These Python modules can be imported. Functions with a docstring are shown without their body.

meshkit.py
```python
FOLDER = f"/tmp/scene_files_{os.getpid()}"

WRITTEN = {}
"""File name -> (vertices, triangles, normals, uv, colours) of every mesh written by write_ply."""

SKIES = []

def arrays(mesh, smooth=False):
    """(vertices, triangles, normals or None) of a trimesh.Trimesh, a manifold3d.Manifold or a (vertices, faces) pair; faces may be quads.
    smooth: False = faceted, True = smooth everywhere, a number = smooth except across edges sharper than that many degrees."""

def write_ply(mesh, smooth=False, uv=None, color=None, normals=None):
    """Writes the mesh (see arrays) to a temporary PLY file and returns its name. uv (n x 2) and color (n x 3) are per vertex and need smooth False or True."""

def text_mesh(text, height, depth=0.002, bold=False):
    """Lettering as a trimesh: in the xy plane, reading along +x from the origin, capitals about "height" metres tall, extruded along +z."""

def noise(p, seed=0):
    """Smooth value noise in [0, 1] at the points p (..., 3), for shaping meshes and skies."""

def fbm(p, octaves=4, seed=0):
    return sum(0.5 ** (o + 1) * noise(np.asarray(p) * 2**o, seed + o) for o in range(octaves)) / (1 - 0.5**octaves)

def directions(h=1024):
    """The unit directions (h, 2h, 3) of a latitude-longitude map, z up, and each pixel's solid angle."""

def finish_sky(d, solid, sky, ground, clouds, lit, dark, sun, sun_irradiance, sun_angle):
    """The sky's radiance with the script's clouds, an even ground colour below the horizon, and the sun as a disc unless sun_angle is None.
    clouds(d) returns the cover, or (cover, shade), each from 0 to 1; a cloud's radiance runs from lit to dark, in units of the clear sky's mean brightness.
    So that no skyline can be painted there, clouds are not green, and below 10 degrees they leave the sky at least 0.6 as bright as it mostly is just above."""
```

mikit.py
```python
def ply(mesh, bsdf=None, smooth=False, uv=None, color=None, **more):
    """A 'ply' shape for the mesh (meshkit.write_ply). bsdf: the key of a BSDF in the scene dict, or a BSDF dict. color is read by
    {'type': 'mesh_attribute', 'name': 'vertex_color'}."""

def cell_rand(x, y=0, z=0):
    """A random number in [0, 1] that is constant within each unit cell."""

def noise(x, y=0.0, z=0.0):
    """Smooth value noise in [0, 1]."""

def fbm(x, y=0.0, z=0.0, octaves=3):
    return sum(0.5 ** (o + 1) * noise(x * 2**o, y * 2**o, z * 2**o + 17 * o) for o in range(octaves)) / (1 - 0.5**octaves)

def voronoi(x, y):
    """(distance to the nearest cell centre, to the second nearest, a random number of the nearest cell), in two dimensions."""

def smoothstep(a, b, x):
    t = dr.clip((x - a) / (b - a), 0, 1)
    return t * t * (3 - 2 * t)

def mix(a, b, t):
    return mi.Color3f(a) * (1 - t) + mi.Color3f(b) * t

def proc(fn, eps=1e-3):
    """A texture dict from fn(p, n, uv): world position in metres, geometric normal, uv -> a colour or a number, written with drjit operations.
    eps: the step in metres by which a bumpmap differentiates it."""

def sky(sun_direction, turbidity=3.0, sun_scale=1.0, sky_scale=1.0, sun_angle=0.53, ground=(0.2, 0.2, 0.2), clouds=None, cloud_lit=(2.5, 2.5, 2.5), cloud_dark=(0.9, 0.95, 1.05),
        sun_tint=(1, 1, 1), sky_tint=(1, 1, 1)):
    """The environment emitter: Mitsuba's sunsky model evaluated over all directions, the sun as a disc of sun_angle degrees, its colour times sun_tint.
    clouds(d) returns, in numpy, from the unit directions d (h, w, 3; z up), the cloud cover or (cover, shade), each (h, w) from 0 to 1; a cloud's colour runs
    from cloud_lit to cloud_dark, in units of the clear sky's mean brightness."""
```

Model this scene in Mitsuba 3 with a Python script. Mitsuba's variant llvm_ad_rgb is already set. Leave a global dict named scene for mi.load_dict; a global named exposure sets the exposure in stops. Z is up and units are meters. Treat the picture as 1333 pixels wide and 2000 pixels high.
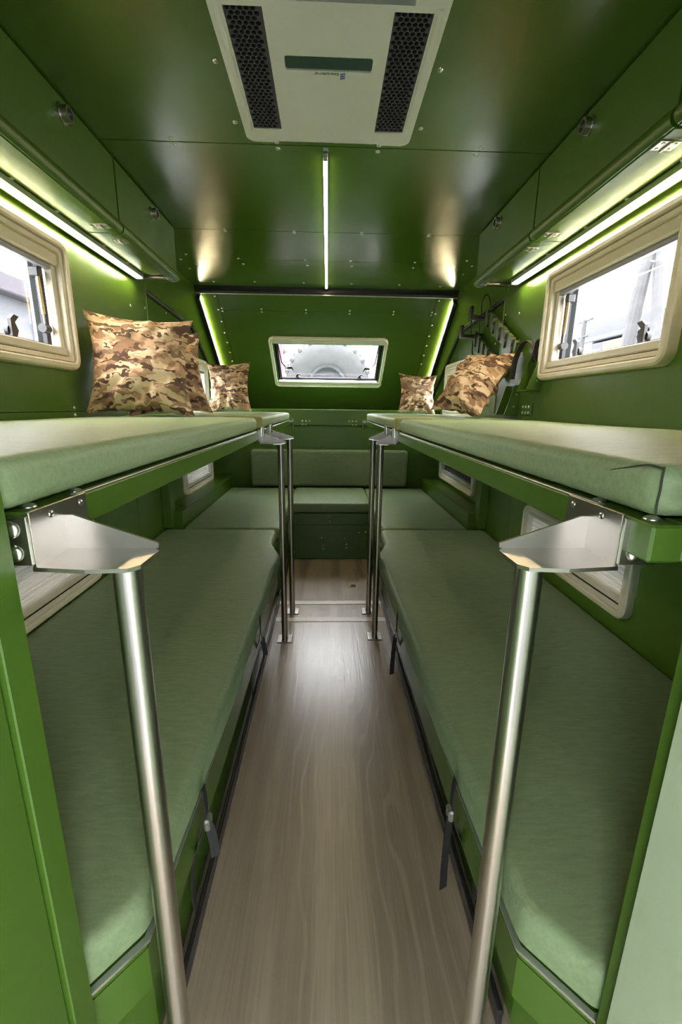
import math
import numpy as np, shapely, trimesh, manifold3d as m3, drjit as dr, mitsuba as mi
import mikit, meshkit
from mikit import fbm, noise, mix, smoothstep
from shapely.geometry import Polygon, box as sbox, Point
from shapely.ops import unary_union
from shapely import affinity

T = mi.ScalarTransform4f
scene, labels = {}, {}

# ---------------------------------------------------------------- camera, sky, lamps, exposure
CAM = dict(o=[0, 0, 1.30], fwd=[0.03299, 0.97058, -0.23850], up=[-0.0042, 0.23850, 0.97113])
scene['camera'] = {'type': 'perspective', 'fov': 77.18, 'fov_axis': 'x', 'near_clip': 0.02, 'far_clip': 500.0,
                   'to_world': T().look_at(origin=CAM['o'], target=[a + b for a, b in zip(CAM['o'], CAM['fwd'])], up=CAM['up'])}
exposure = 0.26
SKY_SCALE = 130.0
LED = 48.0            # radiance of the light strips
LED_COLOR = (1.0, 0.75, 0.44)


def overcast(d):
    n = meshkit.fbm(d * 3.0, 3, 5)
    return np.ones(d.shape[:2]), np.clip(n * 0.5, 0, 1)


scene['sky'] = mikit.sky([0.3, -0.6, 0.75], turbidity=6.0, sun_scale=0.0, sky_scale=SKY_SCALE, ground=(0.4, 0.4, 0.39), clouds=overcast,
                         cloud_lit=(1.0, 1.0, 1.02), cloud_dark=(0.8, 0.82, 0.86))


# ---------------------------------------------------------------- helpers
def rgb(*c):
    """display colour 0..255 -> linear"""
    c = np.array(c, float) / 255
    return [float(x) for x in np.where(c <= 0.04045, c / 12.92, ((c + 0.055) / 1.055) ** 2.4)]


def C(c):
    return {'type': 'rgb', 'value': list(map(float, c))}


_used = set()


def numbered(k):
    if k not in _used:
        _used.add(k)
        return k
    i = 1
    while f'{k}_{i:03d}' in _used:
        i += 1
    _used.add(f'{k}_{i:03d}')
    return f'{k}_{i:03d}'


def thing(name, label, cat, group=None, kind=None):
    k = numbered(name)
    labels[k] = {'label': label, 'category': cat}
    if group:
        labels[k]['group'] = group
    if kind:
        labels[k]['kind'] = kind
    return k


def part(parent, name, mesh, mat, smooth=30, label=None, kind=None, **more):
    k = numbered(f'{parent}__{name}')
    scene[k] = mesh if isinstance(mesh, dict) else mikit.ply(mesh, mat, smooth=smooth, **more)
    if label or kind:
        labels[k] = {}
        if label:
            labels[k]['label'] = label
        if kind:
            labels[k]['kind'] = kind
    return k


def single(name, mesh, mat, label, cat, group=None, kind=None, smooth=30, **more):
    k = thing(name, label, cat, group, kind)
    scene[k] = mikit.ply(mesh, mat, smooth=smooth, **more)
    return k


def placed(d, M):
    return {**d, 'to_world': T(np.asarray(M, float).tolist())}


def cat(*ms):
    return trimesh.util.concatenate([m for m in ms])


def box(x0, x1, y0, y1, z0, z1, b=0.0):
    """box with chamfered edges"""
    x0, x1, y0, y1, z0, z1 = min(x0, x1), max(x0, x1), min(y0, y1), max(y0, y1), min(z0, z1), max(z0, z1)
    if b <= 0:
        return trimesh.creation.box(bounds=[[x0, y0, z0], [x1, y1, z1]])
    b = min(b, 0.45 * min(x1 - x0, y1 - y0, z1 - z0))
    pts = []
    for X, sx in ((x0, 1), (x1, -1)):
        for Y, sy in ((y0, 1), (y1, -1)):
            for Z, sz in ((z0, 1), (z1, -1)):
                pts += [[X, Y + sy * b, Z + sz * b], [X + sx * b, Y, Z + sz * b], [X + sx * b, Y + sy * b, Z]]
    return trimesh.convex.convex_hull(np.array(pts))


def soft_box(x0, x1, y0, y1, z0, z1, r, n=5):
    """box with round edges"""
    s = m3.Manifold.sphere(r, n * 4)
    out = [s.translate([X, Y, Z]) for X in (x0 + r, x1 - r) for Y in (y0 + r, y1 - r) for Z in (z0 + r, z1 - r)]
    m = m3.Manifold.batch_hull(out).to_mesh()
    return trimesh.Trimesh(m.vert_properties[:, :3], m.tri_verts)


def extrude(poly, h):
    """shapely polygon -> prism z 0..h"""
    ps = getattr(poly, 'geoms', [poly])
    return cat(*[trimesh.creation.extrude_polygon(p, h, engine='earcut') for p in ps])


def xf(mesh, M):
    m = mesh.copy()
    m.vertices = m.vertices @ np.asarray(M)[:3, :3].T + np.asarray(M)[:3, 3]
    if np.linalg.det(np.asarray(M)[:3, :3]) < 0:
        m.faces = m.faces[:, ::-1]
    return m


def frame(o, U, V, W):
    M = np.eye(4)
    M[:3, 0], M[:3, 1], M[:3, 2], M[:3, 3] = U, V, W, o
    return M


def trans(x, y, z):
    M = np.eye(4)
    M[:3, 3] = [x, y, z]
    return M


def rot(axis, deg):
    return trimesh.transformations.rotation_matrix(math.radians(deg), axis)


def tube(pts, r, n=10, closed=False):
    pts = np.asarray(pts, float)
    t = np.gradient(pts, axis=0)
    t /= np.linalg.norm(t, axis=1, keepdims=True)
    up = np.array([0, 0, 1.0]) if abs(t[0][2]) < 0.9 else np.array([1.0, 0, 0])
    rings = []
    for p, d in zip(pts, t):
        a = np.cross(d, up)
        a /= np.linalg.norm(a)
        up = np.cross(a, d)
        ang = np.arange(n) * 2 * np.pi / n
        rr = r if np.isscalar(r) else r[len(rings)]
        rings.append(p + rr * (np.cos(ang)[:, None] * a + np.sin(ang)[:, None] * up))
    v = np.vstack(rings + [pts[:1], pts[-1:]])
    f = []
    m = len(pts)
    for i in range(m - 1):
        for j in range(n):
            k = (j + 1) % n
            f += [[i * n + j, i * n + k, (i + 1) * n + k], [i * n + j, (i + 1) * n + k, (i + 1) * n + j]]
    for j in range(n):
        k = (j + 1) % n
        f += [[m * n, k, j], [m * n + 1, (m - 1) * n + j, (m - 1) * n + k]]
    o = trimesh.Trimesh(v, f, process=False)
    o.fix_normals()
    return o


def strap_mesh(pts, wdir, width, thick):
    """flat band along pts; wdir: width direction"""
    pts = np.asarray(pts, float)
    w = np.asarray(wdir, float)
    w /= np.linalg.norm(w)
    t = np.gradient(pts, axis=0)
    n = np.cross(t, w)
    n /= np.linalg.norm(n, axis=1, keepdims=True)
    q = np.stack([pts + w * width / 2 + n * thick / 2, pts - w * width / 2 + n * thick / 2, pts - w * width / 2 - n * thick / 2, pts + w * width / 2 - n * thick / 2], 1)
    v = q.reshape(-1, 3)
    f = []
    for i in range(len(pts) - 1):
        for j in range(4):
            k = (j + 1) % 4
            f += [[4 * i + j, 4 * i + k, 4 * i + 4 + k], [4 * i + j, 4 * i + 4 + k, 4 * i + 4 + j]]
    e = 4 * (len(pts) - 1)
    f += [[0, 2, 1], [0, 3, 2], [e, e + 1, e + 2], [e, e + 2, e + 3]]
    o = trimesh.Trimesh(v, f, process=False)
    o.fix_normals()
    return o


def curve(pts, n=24):
    """Catmull-Rom through pts"""
    P = np.asarray(pts, float)
    P = np.vstack([2 * P[0] - P[1], P, 2 * P[-1] - P[-2]])
    out = []
    for i in range(1, len(P) - 2):
        for t in np.linspace(0, 1, n, endpoint=False):
            a, b, c, d = P[i - 1:i + 3]
            out.append(0.5 * (2 * b + (c - a) * t + (2 * a - 5 * b + 4 * c - d) * t * t + (3 * b - 3 * c + d - a) * t ** 3))
    return np.array(out + [P[-2]])


def rrect(w, h, r, n=6):
    """rounded rectangle outline centred at 0, (4n,2)"""
    out = []
    for cx, cy, a0 in ((w / 2 - r, h / 2 - r, 0), (-w / 2 + r, h / 2 - r, 90), (-w / 2 + r, -h / 2 + r, 180), (w / 2 - r, -h / 2 + r, 270)):
        for a in np.linspace(a0, a0 + 90, n):
            out.append([cx + r * math.cos(math.radians(a)), cy + r * math.sin(math.radians(a))])
    return np.array(out)


def ring_loft(w, h, r, prof, n=6):
    """closed moulding round a rounded rectangle; prof: closed loop of (inset, height)"""
    rings = [np.column_stack([rrect(w - 2 * i, h - 2 * i, max(r - i, 0.004), n), np.full(4 * n, z)]) for i, z in prof]
    v = np.vstack(rings)
    m, k = 4 * n, len(prof)
    f = []
    for a in range(k):
        b = (a + 1) % k
        for j in range(m):
            q = (j + 1) % m
            f += [[a * m + j, a * m + q, b * m + q], [a * m + j, b * m + q, b * m + j]]
    o = trimesh.Trimesh(v, f, process=False)
    o.fix_normals()
    return o


def cyl(p0, p1, r, n=16):
    return trimesh.creation.cylinder(radius=r, segment=[p0, p1], sections=n)


# ---------------------------------------------------------------- materials
GREEN = rgb(61, 90, 29)


def mat(key, d):
    scene[key] = d
    return key


def principled(base, rough, **k):
    return {'type': 'principled', 'base_color': base if isinstance(base, dict) else C(base), 'roughness': rough, **k}


def green_fn(p, n, uv):
    g = fbm(p.x * 3, p.y * 3, p.z * 3, 2)
    s = noise(p.x * 900, p.y * 900, p.z * 900)
    return mi.Color3f(GREEN) * (0.94 + 0.10 * g + 0.04 * s)


green_tex = mikit.proc(green_fn)
mat('m_green', {'type': 'roughplastic', 'distribution': 'beckmann', 'alpha': 0.14, 'int_ior': 1.45, 'diffuse_reflectance': green_tex})


def sag(p, n, uv):
    return fbm(p.x * 3.1, p.y * 2.6, 4.0, 2)


mat('m_green_ceiling', {'type': 'bumpmap', 'arbitrary': mikit.proc(sag, eps=5e-3), 'scale': 0.005, 'bsdf': {'type': 'roughplastic', 'distribution': 'beckmann', 'alpha': 0.07, 'int_ior': 1.85, 'diffuse_reflectance': green_tex}})
mat('m_band', principled(rgb(104, 108, 62), 0.8))
mat('m_pale_door', principled(rgb(150, 166, 140), 0.3, specular=0.5))


def fabric(base, name):
    def fn(p, n, uv):
        wv = noise(p.x * 420, p.y * 420, p.z * 420) * 0.5 + 0.5 * noise(p.x * 60, p.y * 500, p.z * 160)
        slub = fbm(p.x * 30, p.y * 180, p.z * 90, 2)
        big = fbm(p.x * 2.5, p.y * 2.5, p.z * 2.5, 2)
        return mi.Color3f(base) * (0.72 + 0.22 * wv + 0.22 * slub + 0.16 * big)

    def bump(p, n, uv):
        return noise(p.x * 420, p.y * 420, p.z * 420) + 0.5 * noise(p.x * 60, p.y * 500, p.z * 160)
    mat(name, {'type': 'bumpmap', 'arbitrary': mikit.proc(bump, eps=4e-4), 'scale': 0.00025,
               'bsdf': principled(mikit.proc(fn), 0.55, specular=0.25, sheen=0.1, sheen_tint=0.3)})


fabric(rgb(108, 126, 92), 'm_fabric')
mat('m_seam', principled(rgb(38, 46, 34), 0.9))


def camo(p, n, uv):
    x, y = uv.x, uv.y
    wx = (fbm(x * 14 + 3, y * 20, 1.5, 2) - 0.5) * 0.22
    wy = (fbm(x * 14 + 31, y * 20, 7.5, 2) - 0.5) * 0.12
    a = fbm((x + wx) * 6.5, (y + wy) * 17.0, 2.2, 2)
    b = fbm((x + wx) * 7.5 + 11, (y + wy) * 20.0 + 5, 9.2, 2)
    c = fbm((x + wx) * 8.5 + 23, (y + wy) * 23.0 + 17, 4.1, 2)
    col = mi.Color3f(rgb(216, 196, 164))
    col = dr.select(a > 0.52, mi.Color3f(rgb(182, 152, 120)), col)
    col = dr.select(b > 0.58, mi.Color3f(rgb(140, 112, 88)), col)
    col = dr.select(c > 0.63, mi.Color3f(rgb(88, 68, 56)), col)
    return col * (0.80 + 0.16 * noise(p.x * 500, p.y * 500, p.z * 500))


mat('m_camo', {'type': 'twosided', 'bsdf': principled(mikit.proc(camo), 0.9, specular=0.2, sheen=0.3)})


def wood(p, n, uv):
    x, y = p.x, p.y
    w = (fbm(x * 6, y * 1.6, 0.3, 3) - 0.5)
    g = dr.sin((x + 0.22 * w) * 150 + 14 * fbm(x * 7, y * 1.1, 5.0, 2))
    fine = fbm(x * 260, y * 7, 1.0, 2)
    tone = fbm(x * 11, y * 0.8, 8.0, 2)
    cath = smoothstep(0.55, 1.0, g) * smoothstep(0.42, 0.62, fbm(x * 5, y * 0.7, 11.0, 2))
    col = mix(rgb(158, 144, 124), rgb(130, 117, 100), smoothstep(0.3, 0.75, tone))
    col = mix(col, rgb(172, 158, 138), cath * 0.28)
    return col * (0.87 + 0.24 * fine)


def wood_bump(p, n, uv):
    return fbm(p.x * 260, p.y * 7, 1.0, 2)


mat('m_floor', {'type': 'bumpmap', 'arbitrary': mikit.proc(wood_bump), 'scale': 0.00035,
                'bsdf': principled(mikit.proc(wood), 0.3, specular=0.7)})
mat('m_strip', principled(rgb(236, 236, 236), 0.45))
mat('m_steel', principled(rgb(184, 180, 174), 0.28, metallic=1.0))
mat('m_plate', principled(rgb(180, 177, 172), 0.3, metallic=1.0))
mat('m_bolt', principled(rgb(225, 224, 220), 0.22, metallic=1.0))
mat('m_alu', principled(rgb(190, 192, 192), 0.3, metallic=0.9))
mat('m_cream', principled(rgb(214, 206, 188), 0.42, specular=0.45))
mat('m_white', principled(rgb(228, 229, 220), 0.45, specular=0.4))
mat('m_blind', {'type': 'principledthin', 'base_color': C(rgb(226, 226, 222)), 'roughness': 0.6, 'diff_trans': 0.06, 'spec_trans': 0.0})
mat('m_black', principled(rgb(28, 28, 30), 0.4))
mat('m_rubber', principled(rgb(44, 44, 48), 0.6))
mat('m_greyplastic', principled(rgb(120, 124, 130), 0.4))
mat('m_webbing', principled(rgb(22, 23, 24), 0.75))
mat('m_dark', principled(rgb(14, 15, 14), 0.8))
mat('m_slot', principled(rgb(38, 62, 52), 0.25))
mat('m_print_grey', principled(rgb(120, 122, 120), 0.5))
mat('m_print_blue', principled(rgb(52, 74, 130), 0.5))
mat('m_pink', principled(rgb(150, 46, 84), 0.5))
mat('m_strut', principled(rgb(190, 160, 110), 0.35, metallic=0.8))
mat('m_glass', {'type': 'thindielectric', 'int_ior': 1.49})
mat('m_screen', principled(rgb(30, 32, 36), 0.7))
mat('m_paper', principled(rgb(225, 225, 222), 0.8))
mat('m_concrete', principled(mikit.proc(lambda p, n, uv: mi.Color3f(0.044, 0.044, 0.046) * (0.7 + 0.6 * fbm(p.x * 3, p.y * 3, p.z * 3, 3))), 0.85))
mat('m_ground', principled(mikit.proc(lambda p, n, uv: mi.Color3f(0.36, 0.36, 0.355) * (0.7 + 0.6 * fbm(p.x, p.y, 0, 3))), 0.95))
mat('m_shed_wall', principled(rgb(62, 64, 68), 0.8))
mat('m_shed_roof', principled(rgb(36, 31, 39), 0.7))
mat('m_house_wall', principled(rgb(98, 100, 106), 0.8))
mat('m_blocker', principled(rgb(132, 134, 138), 0.6))
mat('m_house_grey', principled(rgb(52, 53, 58), 0.8))
mat('m_billboard', principled(rgb(76, 80, 54), 0.7))
mat('m_tyre', principled(mikit.proc(lambda p, n, uv: mi.Color3f(0.042, 0.043, 0.047) * (0.8 + 0.4 * fbm(p.x * 12, p.y * 12, p.z * 12, 3))), 0.7))
mat('m_rim', principled(rgb(84, 86, 92), 0.5))
mat('m_stone', principled(mikit.proc(lambda p, n, uv: mix((0.12, 0.115, 0.112), (0.22, 0.21, 0.20), fbm(p.x * 5, p.y * 5, p.z * 5, 3))), 0.9))
LEDMAT = {'type': 'diffuse', 'reflectance': C((0.6, 0.6, 0.6))}


def led(mesh, k=1.0):
    return {**mikit.ply(mesh, LEDMAT, smooth=False), 'emitter': {'type': 'area', 'radiance': C([LED * k * c for c in LED_COLOR])}}


# ---------------------------------------------------------------- dimensions
WX, RX = 1.09, 1.14           # wall faces: sleeping part, nose part
YS, YE = 2.83, 5.30           # where the walls step, end of the nose
CZ = 2.29                     # ceiling
CXL, CXR = -0.885, 0.885      # locker fronts
SLO_A, SLO_B = np.array([0, 4.06, 2.24]), np.array([0, 5.29, 1.275])
SD = (SLO_B - SLO_A) / np.linalg.norm(SLO_B - SLO_A)     # down the slope
SN = np.array([0, SD[2], -SD[1]])                        # towards the room
SN = SN if SN[1] < 0 else -SN

bolt_r = 0.0095
_bolt = trimesh.creation.icosphere(subdivisions=2, radius=bolt_r)
_bolt.vertices[:, 2] *= 0.55
_bolt = trimesh.intersections.slice_mesh_plane(_bolt, [0, 0, 1], [0, 0, 0], cap=True, engine='earcut')
BOLT = mikit.ply(_bolt, 'm_bolt', smooth=40)


def orient(o, nrm, s=1.0):
    nrm = np.asarray(nrm, float) / np.linalg.norm(nrm)
    a = np.cross([0.3, 0.9, 0.1], nrm)
    a /= np.linalg.norm(a)
    return frame(o, a * s, np.cross(nrm, a) * s, nrm * s)


def bolts(parent, pts, nrm, s=1.0, name='bolt'):
    for p in pts:
        part(parent, name, placed(BOLT, orient(p, nrm, s)), None)


# ---------------------------------------------------------------- floor, ceiling, walls
floor = thing('floor', 'grey brown wood grain vinyl floor of the narrow aisle', 'floor', kind='structure')
part(floor, 'sheet', box(-1.2, 1.2, -0.44, 5.4, -0.04, 0), 'm_floor', smooth=False)
for y, h, cy in ((2.45, 0.003, 0), (2.69, 0.003, 0)):
    t = thing('trim_1' if y < 2.5 else 'trim_2', 'white metal strip across the aisle floor %s' % ('nearer the camera, by the front poles' if y < 2.5 else 'behind the farther poles'), 'floor strip', kind='structure')
    part(t, 'strip', box(-0.325, 0.372, y - 0.026, y + 0.026, 0, h, 0.001), 'm_strip', smooth=False)
    bolts(t, [(0.03, y, h)], (0, 0, 1), 0.5, 'screw')

ceil = thing('ceiling', 'glossy dark green metal ceiling of screwed panels', 'ceiling', kind='structure')
part(ceil, 'deck', box(-1.25, 1.25, -0.45, 4.10, CZ + 0.012, CZ + 0.06), 'm_dark', smooth=False)
ys = [-0.4, 1.97, 2.82, 3.33, 4.075]
for i in range(4):
    g = 0.0025 if i == 1 or i == 0 else 0.001
    part(ceil, 'panel', box(-1.16, 1.16, ys[i] + g, ys[i + 1] - g, CZ, CZ + 0.012, 0.001), 'm_green_ceiling', smooth=False)
cb = []
for x in (-0.6, -0.2, 0.197, 0.594):
    cb += [(x, 1.95, CZ), (x, 1.992, CZ), (x, 2.807, CZ), (x, 2.835, CZ)]
    cb += [(x, 3.88, CZ)]
for x in (-0.62, -0.16, 0.16, 0.61):
    cb += [(x, 3.31, CZ), (x + 0.012, 3.43, CZ)]
for s in (-1, 1):
    cb += [(s * 0.336, 1.558, CZ), (s * 0.336, 1.838, CZ), (s * 0.96, 3.25, CZ), (s * 0.95, 3.46, CZ), (s * 1.03, 3.36, CZ), (s * 1.03, 3.56, CZ), (s * 0.94, 3.9, CZ)]
bolts(ceil, cb, (0, 0, -1))
part(ceil, 'edge_channel', box(-1.14, 1.14, 4.035, 4.075, CZ - 0.045, CZ, 0.006), 'm_black', label='black strip standing in for the shaded gap where the ceiling meets the sloping wall')  # shade of the gap put in as a black strip
part(ceil, 'edge_strip', box(-1.14, 1.14, 4.05, 4.075, CZ - 0.056, CZ - 0.045, 0.003), 'm_alu')


def wall_poly(y0, y1, z0, z1, holes):
    p = sbox(y0, z0, y1, z1)
    for (a, b, c, d) in holes:
        p = p.difference(Polygon(rrect(b - a, d - c, 0.04) + [(a + b) / 2, (c + d) / 2]))
    return p


# window openings  (y0,y1,z0,z1) are outer frame edges; the hole is a little smaller
WIN = {
    ('L', 'up'): (1.10, 1.965, 1.435, 1.925), ('R', 'up'): (1.38, 2.235, 1.440, 1.935),
    ('L', 'low'): (1.10, 1.945, 0.50, 0.80), ('R', 'low'): (1.36, 2.20, 0.575, 0.80),
    ('L', 'upfar'): (3.34, 4.24, 1.205, 1.695), ('R', 'upfar'): (3.34, 4.24, 1.205, 1.695),
    ('L', 'lowfar'): (3.38, 4.20, 0.59, 0.83), ('R', 'lowfar'): (3.20, 4.20, 0.63, 0.83),
}
WIN[('R', 'low')] = (1.36, 2.22, 0.555, 0.81)


def holes(side, names, m=0.045):
    out = []
    for nme in names:
        a, b, c, d = WIN[(side, nme)]
        out.append((a + m, b - m, c + m, d - m))
    return out


for side, s in (('L', -1), ('R', 1)):
    nm = 'wall_left' if s < 0 else 'wall_right'
    w = thing(nm, 'green painted metal side wall on the %s with windows above and below the bunk' % ('left' if s < 0 else 'right'), 'wall', kind='structure')
    th = 0.05
    zz = 1.268
    gr_ = 0.0012 if s < 0 else 0.0
    P = wall_poly(-0.44, YS, zz + gr_, CZ + 0.02, holes(side, ['up']))
    part(w, 'panel', xf(extrude(P, th), frame([s * WX, 0, 0], [0, 1, 0], [0, 0, 1], [s, 0, 0])), 'm_green', smooth=False)
    P = wall_poly(-0.44, YS, 0, zz - gr_, holes(side, ['low'])).difference(sbox(2.43, 0.4, 2.434, zz))
    part(w, 'panel', xf(extrude(P, th), frame([s * WX, 0, 0], [0, 1, 0], [0, 0, 1], [s, 0, 0])), 'm_green', smooth=False)
    P = wall_poly(YS, YE + 0.1, 0, CZ + 0.02, holes(side, ['upfar', 'lowfar']))
    part(w, 'panel', xf(extrude(P, th), frame([s * RX, 0, 0], [0, 1, 0], [0, 0, 1], [s, 0, 0])), 'm_green', smooth=False)
    P = unary_union([sbox(-0.44, -0.02, YE + 0.1, CZ + 0.02)])
    for hs in (holes(side, ['up', 'low', 'upfar', 'lowfar'], 0.05)):
        P = P.difference(sbox(hs[0], hs[2], hs[1], hs[3]))
    part(w, 'outer_skin', xf(extrude(P, 0.012), frame([s * (RX + th), 0, 0], [0, 1, 0], [0, 0, 1], [s, 0, 0])), 'm_greyplastic', smooth=False)
    part(w, 'edge_profile', box(s * (WX - 0.004), s * (WX + 0.03), YS - 0.004, YS + 0.004, 1.27, CZ, 0.002), 'm_green')
    n = (-s, 0, 0)
    bp = [(s * WX, y, z) for y in (0.9, 1.42, 1.93, 2.45) for z in (1.253, 1.283) if s < 0]
    bp += [(s * WX, 2.6, 1.83), (s * WX, 2.56, 1.68), (s * WX, 2.80, 1.86), (s * WX, 2.80, 1.5)]
    bp += [(s * RX, 3.06, 1.73), (s * RX, 2.95, 1.95), (s * RX, 3.3, 1.93), (s * RX, 4.6, 1.45)]
    bolts(w, bp, n, 0.8)
    # ledge along the foot of the nose wall, beside the rear cushions
    part(w, 'ledge', box(s * 0.975, s * RX, YS + 0.002, 4.40, 0.0, 0.60, 0.004), 'm_green')
    part(w, 'corner_post', box(s * 1.03, s * WX, 2.78, 2.86, 0.5, 1.12, 0.004), 'm_green')
    part(w, 'slope_brace', tube([(s * (RX - 0.012), 2.86, 1.985), (s * (RX - 0.012), 3.86, 1.93), (s * (RX - 0.012), 4.9, 1.30)], 0.014, 6), 'm_black')

# end wall: slope over the nose, shelf, upright part with a beam
we = thing('wall_far', 'green sloping end wall above an upright lower part at the end of the aisle', 'wall', kind='structure')
SLEN = float(np.linalg.norm(SLO_B - SLO_A))
SM = frame(SLO_A, [1, 0, 0], -SD, SN)          # u = x, v = up the slope (negative going down), w = into the room
SWIN = (-0.575, 0.595, -0.015, 0.0)
v_top, v_bot = -float((np.array([0, 4.425, 1.955]) - SLO_A) @ SD), -float((np.array([0, 4.965, 1.532]) - SLO_A) @ SD)
cs = 0.965
P = sbox(-cs + 0.002, -SLEN - 0.02, cs - 0.002, 0.03).difference(sbox(-0.575 + 0.045, v_bot + 0.045, 0.595 - 0.045, v_top - 0.045)).difference(sbox(-1, -0.172, 1, -0.1705))
part(we, 'sloping_panel', xf(xf(extrude(P, 0.012), trans(0, 0, -0.012)), SM), 'm_green', smooth=False)
for s in (-1, 1):
    part(we, 'corner_panel', xf(box(s * cs, s * RX, -SLEN - 0.02, 0.03, -0.012, 0.001, 0.0008), SM), 'm_green', smooth=False)
    bolts(we, [tuple(SLO_A + SD * q + SN * 0.001 + np.array([s * (cs + 0.016), 0, 0])) for q in (0.03, 0.17, 0.30, 0.43, 0.55, 0.68, 0.80)], SN, 0.9)
    bolts(we, [tuple(SLO_A + SD * q + np.array([s * (cs - 0.018), 0, 0])) for q in (0.155, 0.185)], SN, 0.9)
P = sbox(-1.2, -SLEN - 0.1, 1.2, 0.1).difference(sbox(-0.575 + 0.045, v_bot + 0.045, 0.595 - 0.045, v_top - 0.045))
part(we, 'backing', xf(xf(extrude(P, 0.04), trans(0, 0, -0.053)), SM), 'm_dark', smooth=False)
for x in (-0.595, -0.197, 0.199, 0.598):
    bolts(we, [tuple(SLO_A + SD * q + np.array([x, 0, 0])) for q in (0.155, 0.187)], SN, 0.9)
part(we, 'shelf', box(-RX, RX, 4.43, YE + 0.05, 1.20, 1.255), 'm_green', smooth=False)
part(we, 'lower_panel', box(-RX, RX, 4.42, 4.46, 0, 1.255), 'm_green', smooth=False)
part(we, 'beam', box(-RX, RX, 4.395, 4.46, 1.115, 1.275, 0.006), 'm_green')
for s in (-1, 1):
    bolts(we, [(s * 0.20 + 0.02 + s * a, 4.395, 1.125 + b) for a in (0, 0.035, 0.07) for b in (0, 0.035) if not (a == 0 and b == 0.0)], (0, -1, 0), 0.8)

# wall with the doorway, behind the camera
wn = thing('wall_near', 'green wall around the doorway, behind the camera', 'wall', kind='structure')
for a, b, c, d in ((-1.2, -0.42, 0, CZ + 0.02), (0.48, 1.2, 0, CZ + 0.02), (-0.42, 0.48, 1.8, CZ + 0.02)):
    part(wn, 'panel', box(a, b, -0.44, -0.40, c, d), 'm_green', smooth=False)

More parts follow.
